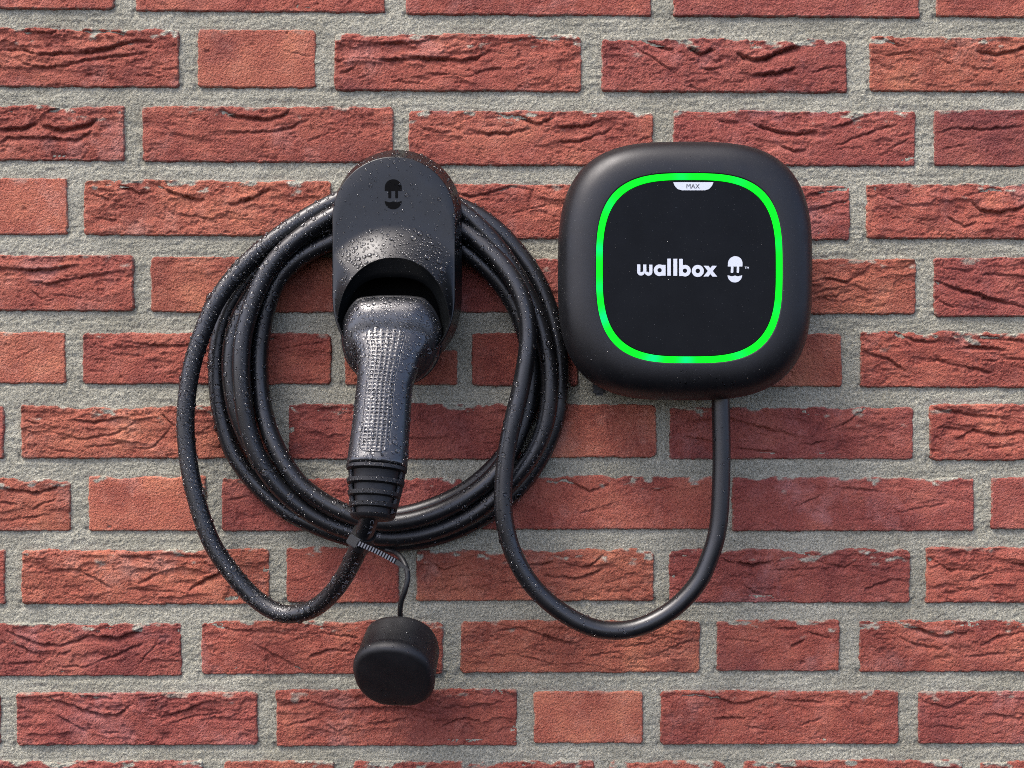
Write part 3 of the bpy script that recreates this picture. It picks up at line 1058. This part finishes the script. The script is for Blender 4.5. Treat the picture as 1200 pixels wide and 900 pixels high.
V2, F2 = loft([dome(a, b) for a, b in ((-.030, .55), (0.0, .70), (.007, .86), (.012, .95), (.016, 1.0), (.020, .985), (.025, .945), (.0295, .87), (.0335, .75), (.0365, .58), (.038, .40), (.0385, .2))])
V, F = merge((V1, F1), (V2, F2))
plug = part('plug_housing', V, F, M_PLUG, ca)
md = plug.modifiers.new('remesh', 'REMESH')
md.mode = 'VOXEL'
md.voxel_size = 0.0011
md.use_smooth_shade = True
sm_ = plug.modifiers.new('smooth', 'SMOOTH')
sm_.factor = 0.5
sm_.iterations = 26
# collar under the dome, behind a seam
V, F = loft([dome(a - .005, b) for a, b in ((-.02, .6), (.004, .80), (.013, .95), (.018, 1.0), (.0215, 1.012), (.0235, 1.0), (.0245, .97), (.0245, .8))])
part('collar', V, F, M_CAP, ca, True, 40)

# grip panel: moulded grid of pits on the front of the handle
gy = np.linspace(392, 541, 250)
gu = np.linspace(-0.58, 0.40, 70)
ii = np.interp(gy, axy, np.arange(len(axp)))
Pg = np.stack([np.interp(ii, np.arange(len(axp)), axp[:, k]) for k in range(3)], 1)
Tg = np.stack([np.interp(ii, np.arange(len(axp)), T_[:, k]) for k in range(3)], 1)
Nn = np.array([0, -1.0, 0]) - Tg * (Tg @ np.array([0, -1.0, 0]))[:, None]
Nn /= np.linalg.norm(Nn, axis=1)[:, None]
Sx = np.cross(Tg, Nn)
GU, GY = np.meshgrid(gu, gy)
ang = GU * 1.15
e = 2.3
sx_, cx_ = np.sin(ang), np.cos(ang)
kk = (np.abs(sx_) ** e + np.abs(cx_) ** e) ** (-1 / e)
hwv, hdv = HWY(gy)[:, None], HDY(gy)[:, None]
cu_ = (GU - gu[0]) / (gu[-1] - gu[0])
cv_ = (GY - gy[0]) / (gy[-1] - gy[0])
wpx, lpx = 31.0, 149.0
# rounded-rect outline in px
qx = np.abs(cu_ - .5) * wpx - (wpx / 2 - 11)
qy = np.abs(cv_ - .5) * lpx - (lpx / 2 - 11)
sdf = np.minimum(np.maximum(qx, qy), 0) + np.hypot(np.maximum(qx, 0), np.maximum(qy, 0)) - 11
ax_ = (cu_ * wpx / 4.3) % 1
ay_ = (cv_ * lpx / 4.3) % 1
pit = sstep(.18, .34, np.minimum(ax_, 1 - ax_)) * sstep(.18, .34, np.minimum(ay_, 1 - ay_))
pit = pit * sstep(-2.2, -3.2, sdf) * (0.35 + 0.65 * sstep(-.35, .1, fbm(GU * 9, GY / 14, 7, 3)))
lift = -0.0018 + 0.0024 * sstep(0.3, -1.2, sdf) - 0.0010 * pit
lift += -0.0007 * sstep(-.8, -1.2, sdf) * sstep(-2.4, -2.0, sdf)
# some pits are brim-full of water
PG = Pg[:, None, :] + (sx_ * kk * hwv)[..., None] * (-Sx[:, None, :]) * 1.0 + ((cx_ * kk * hdv) + lift)[..., None] * Nn[:, None, :]
if Sx[0][0] < 0:
    pass
idx = np.arange(GU.size).reshape(GU.shape)
FQ = np.stack([idx[:-1, :-1], idx[:-1, 1:], idx[1:, 1:], idx[1:, :-1]], -1).reshape(-1, 4)
SXS = -Sx[0][0]
if SXS < 0:   # make +u run to +x
    PG = Pg[:, None, :] + (sx_ * kk * hwv)[..., None] * (Sx[:, None, :]) + ((cx_ * kk * hdv) + lift)[..., None] * Nn[:, None, :]
grip = part('grip_panel', PG.reshape(-1, 3), FQ, M_PLUG, plug)

# ribbed strain relief
be0 = axp[-1]
bdir = T_[-1] * 0.97 + np.array([0.0, 0.10, 0]) * 0
bdir /= np.linalg.norm(bdir)
bend = W(436.5, 606, 0.126)
bl = np.linalg.norm(bend - be0)
bdir = (bend - be0) / bl
core = [hsec(be0 + bdir * bl * k, bdir, hw * kpx, hd * kpx, 2.1) for k, hw, hd in ((-.05, 30, 20), (.02, 27, 17), (.5, 23.5, 15), (.96, 19, 13), (1.0, 18, 12))]
V, F = loft(core)
boot = part('strain_relief', V, F, M_CAP, ca, True, 40)
for k0, k1, w0, w1 in ((-.03, .06, 35, 34.6), (.25, .35, 33.5, 32.5), (.50, .60, 31, 29.8), (.735, .83, 28.5, 27), (.96, 1.04, 26, 23.5)):
    pr = [(k0, w0 * .93), (k0 + .012, w0), (k1 - .012, w1), (k1, w1 * .93)]
    V, F = loft([hsec(be0 + bdir * bl * k, bdir, w_ * kpx, w_ * .80 * kpx, 2.1) for k, w_ in pr])
    part('rib', V, F, M_CAP, boot, True, 40)
for sgn in (-1, 1):     # webs joining the ribs at either side
    V, F = loft([hsec(be0 + bdir * bl * k + np.array([sgn * w_ * kpx, .006, 0]), bdir, .0026, .0075, 2.5, 16) for k, w_ in ((0, 29.5), (.5, 26.5), (.98, 21.5))])
    part('web', V, F, M_CAP, boot, True, 40)

# ------------------------------------------------------------------ cable tie and dust cap
ti = np.argmin(np.linalg.norm(CP - W(424, 636, 0.105), axis=1))
tp = CP[ti]
Tc, Nc, Bc = frames(CP)
td = Tc[ti]
tie = root('cable_tie', 'black cable tie cinched round the cable below the plug, its ribbed tail sticking out', 'cable tie', tp)
nseg = 40
a = np.linspace(0, 2 * math.pi, nseg, endpoint=False)
rr = RC + 0.0008
lo = []
for off, r_ in ((-.0028, rr), (-.0028, rr + .0014), (.0028, rr + .0014), (.0028, rr)):
    lo.append(tp + td * off + r_ * (np.cos(a)[:, None] * Nc[ti] + np.sin(a)[:, None] * Bc[ti]))
V, F = loft(lo + [lo[0]], False, False)
part('band', V, F, M_TIE, tie, True, 40)
t0, t1 = W(419, 636, 0.118), W(480, 668, 0.118)
tv_ = t1 - t0
tl = np.linalg.norm(tv_)
tvn = tv_ / tl
upv = np.cross(tvn, [0, -1, 0])
upv /= np.linalg.norm(upv)
fo = np.array([0, -1.0, 0])
ls = []
nr = 40
for k in range(nr + 1):
    s_ = k / nr
    wd = 0.0019 * (1 if s_ < .78 else 1 - 0.75 * (s_ - .78) / .22)
    th = 0.0014 + (0.0005 if (k % 2 == 0 and s_ < .72) else 0)
    sag = -0.002 * math.sin(s_ * math.pi) * 0.6
    p_ = t0 + tvn * tl * s_ + upv * sag
    ls.append(np.array([p_ + upv * wd + fo * th, p_ - upv * wd + fo * th, p_ - upv * wd - fo * .0008, p_ + upv * wd - fo * .0008]))
V, F = loft(ls)
part('tail', V, F, M_TIE, tie, False)
hm = Matrix.Translation(Vector(W(414.5, 633.5, 0.116)) - tie.location) @ Matrix.Rotation(R(32), 4, 'Y') @ Matrix.Diagonal((0.0095, 0.0075, 0.0080, 1))
bm = bmesh.new()
bmesh.ops.create_cube(bm, size=1.0, matrix=hm)
bmesh.ops.bevel(bm, geom=bm.edges[:], offset=0.0009, segments=2, affect='EDGES')
me = bpy.data.meshes.new('ratchet_head')
bm.to_mesh(me)
bm.free()
link('ratchet_head', me, M_TIE, tie)

cap = root('dust_cap', 'round black rubber dust cap dangling by its cord in front of the brick wall', 'dust cap', W(469, 724, 0.03))
tilt = R(33)
ax = np.array([-0.13, -math.cos(tilt), -math.sin(tilt)])
ax /= np.linalg.norm(ax)
fc = W(460, 796, 0.057)
rcap = 49.5 * S * (D - 0.055) / D
cvx = np.cross(ax, [0, 0, 1.0])
cvx /= np.linalg.norm(cvx)
if cvx[0] < 0:
    cvx = -cvx
cvz = np.cross(cvx, ax) * 1.02
if cvz[2] < 0:
    cvz = -cvz
a = np.linspace(0, 2 * math.pi, 96, endpoint=False)
_q = superell(96, 2.3)
ca_, sa_ = _q[:, 0] * .985, _q[:, 1] * .985
sa_ = np.where(sa_ < -0.93, -0.93 + (sa_ + 0.93) * 0.45, sa_)


def cloop(off, k, rk=1.0):
    return fc + ax * off + rcap * k * (ca_[:, None] * cvx + sa_[:, None] * cvz)


cl = [cloop(o_, k_) for o_, k_ in ((-.041, .80), (-.041, .90), (-.0395, .925), (-.037, .932), (-.012, .965), (-.0105, .972), (-.0092, .99), (-.0065, .995), (-.0045, .985), (-.0028, .962), (-.0014, .93), (-.0004, .885), (0, .84), (0.0004, .5))]
V, F = loft(cl)
capb = part('cap_body', V, F, M_CAP, cap, True, 50)
cordp = smooth_path(catmull(W([452, 460, 468, 475.5, 478, 475, 470.5, 469, 469, 469], [644, 646, 651, 663, 676, 691, 704, 714, 724, 734],
                              np.array([16, 19, 28, 38, 42, 43, 40, 36, 31, 30]) / 1000), 8), 3)
cr_ = np.full(len(cordp), 0.0022)
tt = np.linspace(0, 1, len(cordp))
cr_ = cr_ + 0.0040 * sstep(.86, 1.0, tt) ** 2
V, F = tube(cordp, cr_, 14)
part('cord', V, F, M_CAP, cap)
si = np.argmin(np.linalg.norm(CP[-60:] - W(426, 628, 0.109), axis=1)) + len(CP) - 60
lo = []
a = np.linspace(0, 2 * math.pi, 40, endpoint=False)
for off, r_ in ((-.005, RC + .0002), (-.005, RC + .0020), (.005, RC + .0020), (.005, RC + .0002)):
    lo.append(CP[si] + np.array([0, .0016, 0]) + Tc[si] * off + r_ * (np.cos(a)[:, None] * Nc[si] + np.sin(a)[:, None] * Bc[si]))

V, F = loft(lo + [lo[0]], False, False)
part('strap_loop', V, F, M_CAP, cap, True, 40)

# print along the cable, letters lying on its surface
dg = bpy.context.evaluated_depsgraph_get()


def bvh(o):
    return BVHTree.FromObject(o, dg), absloc(o)


bs, ls_ = bvh(sheath)
camv = Vector((0, -D, Z0))


def cast(b, l, px, py):
    d = (Vector(W(px, py, 0.0)) - camv).normalized()
    h = b.ray_cast(camv - l, d)
    if h[0] is None:
        return None
    return h[0] + l, h[1]


WORDS = ((('C', 436, 611.5), ('A', 435, 618), ('R', 433, 624.5)), (('E', 417.5, 660.5), ('U', 415.5, 665.5), ('C', 413, 670), ('C', 410.5, 674.5)), (('M', 406, 682.5), ('O', 403, 687), ('T', 400, 691.5), ('E', 396.5, 696), ('C', 393, 700)))
for word in WORDS:
  LV, LF = [], []
  for chx, px, py in word:
      hit = cast(bs, ls_, px, py)
      if hit is None:
          continue
      pnt, nr_ = hit
      i_ = int(np.argmin(np.linalg.norm(CP - np.array(pnt), axis=1)))
      tdir = Vector(-Tc[i_])
      if tdir.z > 0:
          tdir = -tdir
      upd = nr_.cross(tdir).normalized()
      tdir = upd.cross(nr_).normalized()
      if upd.x < 0:
          upd = -upd
      v2, f2 = text_mesh(chx)
      v2 = (v2 - v2.min(0) - np.ptp(v2, axis=0) / 2) * 0.0046
      o_ = len(LV)
      for q in v2:
          pp = pnt + tdir * float(q[0]) + upd * float(q[1])
          # lay it on the round sheath
          off = pp - Vector(CP[i_])
          off = off - Vector(Tc[i_]) * off.dot(Vector(Tc[i_]))
          LV.append(tuple(pp + off.normalized() * (RC + 0.00015 - off.length)))
      LF += [tuple(o_ + k for k in f) for f in f2]
  part('cable_print', LV, LF, M_CABPRINT, sheath, False)

# ------------------------------------------------------------------ raindrops
# a low dome, pinned to the surface; many of them joined per thing
DS, DRG = 12, 3
dome_v = [(0, 0, 1)]
for k in range(1, DRG + 1):
    ph = math.pi / 2 * k / DRG
    for j in range(DS):
        th = 2 * math.pi * j / DS
        dome_v.append((math.sin(ph) * math.cos(th), math.sin(ph) * math.sin(th), math.cos(ph)))
for j in range(DS):
    th = 2 * math.pi * j / DS
    dome_v.append((0.9 * math.cos(th), 0.9 * math.sin(th), -0.25))
dome_v = np.array(dome_v)
dome_f = [(0, 1 + j, 1 + (j + 1) % DS) for j in range(DS)]
for k in range(DRG):
    for j in range(DS):
        dome_f.append((1 + k * DS + j, 1 + (k + 1) * DS + j, 1 + (k + 1) * DS + (j + 1) % DS, 1 + k * DS + (j + 1) % DS))


class Drops:
    def __init__(self):
        self.V, self.F, self.n = [], [], 0
        self.grid = {}

    def add(self, pnt, nrm, r, squash=0.55, stretch=1.0, ang=0.0):
        # drops that touch would run together: keep them apart
        key = tuple(int(math.floor(c / 0.005)) for c in pnt)
        for ix in (-1, 0, 1):
            for iy in (-1, 0, 1):
                for iz in (-1, 0, 1):
                    for q, rq in self.grid.get((key[0] + ix, key[1] + iy, key[2] + iz), ()):
                        if (q - pnt).length < (r * max(1, stretch) + rq) * 0.88:
                            return
        self.grid.setdefault(key, []).append((Vector(pnt), r * max(1, stretch)))
        nrm = nrm.normalized()
        down = Vector((0, 0, -1))
        t_ = (down - nrm * nrm.dot(down))
        t_ = t_.normalized() if t_.length > 1e-3 else Vector((1, 0, 0))
        s_ = nrm.cross(t_)
        c_, q_ = math.cos(ang), math.sin(ang)
        t_, s_ = t_ * c_ + s_ * q_, s_ * c_ - t_ * q_
        M = np.array([[*t_], [*s_], [*nrm]])
        v = dome_v * np.array([r * stretch, r, r * squash])
        jit = 1 + 0.05 * np.random.default_rng(self.n).standard_normal(len(v))[:, None] * np.array([1, 1, 0])
        self.V.append((v * jit) @ M + np.array(pnt))
        o_ = self.n * len(dome_v)
        self.F += [tuple(i_ + o_ for i_ in f) for f in dome_f]
        self.n += 1

    def build(self, parent):
        if not self.n:
            return
        o = part('water_droplets', np.concatenate(self.V), self.F, M_WATER, parent)
        o['kind'] = 'stuff'


rd = random.Random(3)
dg = bpy.context.evaluated_depsgraph_get()
allb = {k: bvh(o) for k, o in (('holder', body), ('plug', plug), ('grip', grip), ('boot', boot), ('sheath', sheath), ('cap', capb), ('panel', panel))}
for o in list(boot.children):
    allb['rib' + o.name] = bvh(o)
shell_o = [o for o in ch.children if o.name.startswith('shell')][0]
allb['shell'] = bvh(shell_o)


def first(px, py):
    best = None
    for k, (b, l) in allb.items():
        h = cast(b, l, px, py)
        if h and (best is None or (h[0] - camv).length < (best[1] - camv).length):
            best = (k, h[0], h[1])
    return best


dh, dc, dcap, dch = Drops(), Drops(), Drops(), Drops()


def scatter(n, x0, y0, x1, y1, ok, size, drops, squash=0.6, stretch=(0.9, 1.3)):
    for _ in range(n):
        px, py = rd.uniform(x0, x1), rd.uniform(y0, y1)
        h = first(px, py)
        if h is None or not ok(h[0], h[1], h[2], px, py):
            continue
        nr = h[2] if h[2].dot(camv - h[1]) > 0 else -h[2]
        r = size() * 0.00125
        drops.add(h[1], nr, r, squash * rd.uniform(.8, 1.15), rd.uniform(*stretch), rd.uniform(-.5, .5))


logn = lambda m_, s_: (lambda: m_ * math.exp(rd.gauss(0, s_)))
for px, py, r, st in ((434, 217, 1.7, 1.2), (440, 212, 1.0, 1), (447, 189, 1.1, 1), (455, 194, 1.3, 1.1), (462, 190, 1.5, 1), (481, 194, 1.2, 1), (447, 271, 1.3, 2.2), (459, 280, 2.1, 1), (435, 230, .7, 1),
                      (438, 298, 1.3, .8), (452, 296, 1.3, .7), (441, 291, 1.0, 1), (454, 290, .9, 1), (426, 295, 1.1, 1), (488, 298, 1.3, 1), (490, 290, .9, 1), (475, 292, .9, 1.2), (468, 296, 1.0, 1), (482, 288, .8, 1), (432, 291, .9, 1), (415, 312, 1.0, 1)):
    h = first(px, py)
    if h:
        dh.add(h[1], h[2], r * .001, .6, st, 0.2)
# holder: fine mist of drops over the plate, heavy on the hood and the top edge
scatter(1260, 395, 268, 528, 335, lambda k, p_, n_, x, y: k == 'holder' and n_.z > 0.22, logn(.85, .5), dh, .7)
scatter(1500, 388, 174, 545, 300, lambda k, p_, n_, x, y: k == 'holder' and n_.y > -0.8, logn(.85, .42), dh, .7)
scatter(700, 386, 176, 545, 400, lambda k, p_, n_, x, y: k == 'holder' and n_.y < -0.3 and (((x - 461) / 66) ** 2 + ((y - 388) / 86) ** 2 > 1.0 or y > 390), logn(.38, .45), dh, .75)
# plug head, handle and ribs
scatter(480, 420, 385, 470, 545, lambda k, p_, n_, x, y: k == 'grip', logn(1.3, .35), dc, .5, (.8, 1.8))
scatter(270, 415, 342, 500, 392, lambda k, p_, n_, x, y: k == 'plug' and n_.z > -.2, logn(1.05, .3), dc, .5, (.7, 1.1))
scatter(1050, 405, 338, 520, 420, lambda k, p_, n_, x, y: k == 'plug', logn(.8, .45), dc, .7)
scatter(1300, 404, 385, 490, 546, lambda k, p_, n_, x, y: k in ('plug', 'grip'), logn(.7, .5), dc, .65)
scatter(1050, 404, 540, 480, 606, lambda k, p_, n_, x, y: k.startswith('rib') and n_.z > -.1, logn(.6, .4), dc)


# cables: rain sits on the outside of the coil and on the two hanging loops
def cab(f):
    return lambda k, p_, n_, x, y: k == 'sheath' and rd.random() < f(x, y, n_)


def dens(x, y, n_):
    up = max(0.0, n_.z) * .6 + max(0, -n_.y) * .35 + .1
    if y < 340 and x < 400:
        return up * 1.3
    if x < 250 or (y > 640 and x < 420):
        return up * 1.4
    if x > 575 and y > 480 and x < 700:
        return 0.9 * up + .2
    if x > 535 and y < 420:
        return up * 1.2
    if x > 780:
        return 0.12
    return up * .45


scatter(6500, 205, 225, 420, 740, cab(lambda x, y, n_: dens(x, y, n_) * .7 if (x < 330) else .06), logn(1.4, .30), dc, .6)
scatter(2700, 535, 230, 670, 700, cab(lambda x, y, n_: .35), logn(.85, .35), dc, .7)
scatter(17600, 203, 225, 425, 745, cab(lambda x, y, n_: dens(x, y, n_) if not (330 < x and y < 600) else .2), logn(.75, .42), dc, .75)
scatter(18000, 200, 215, 860, 760, cab(dens), logn(.52, .45), dc, .75)
# cap and charger: a few specks only
scatter(420, 405, 720, 520, 845, lambda k, p_, n_, x, y: k == 'cap' and rd.random() < (.5 if (n_.x > .35 or n_.z > .3) else .06), logn(.40, .45), dcap, .7)
scatter(260, 655, 165, 950, 465, lambda k, p_, n_, x, y: k in ('panel', 'shell') and rd.random() < .6, logn(.20, .35), dch, .5)
scatter(26, 790, 436, 880, 452, lambda k, p_, n_, x, y: k == 'shell', logn(.4, .4), dch, .3, (1.0, 2.0))
dh.build(ho)
dc.build(ca)
dcap.build(cap)
dch.build(ch)
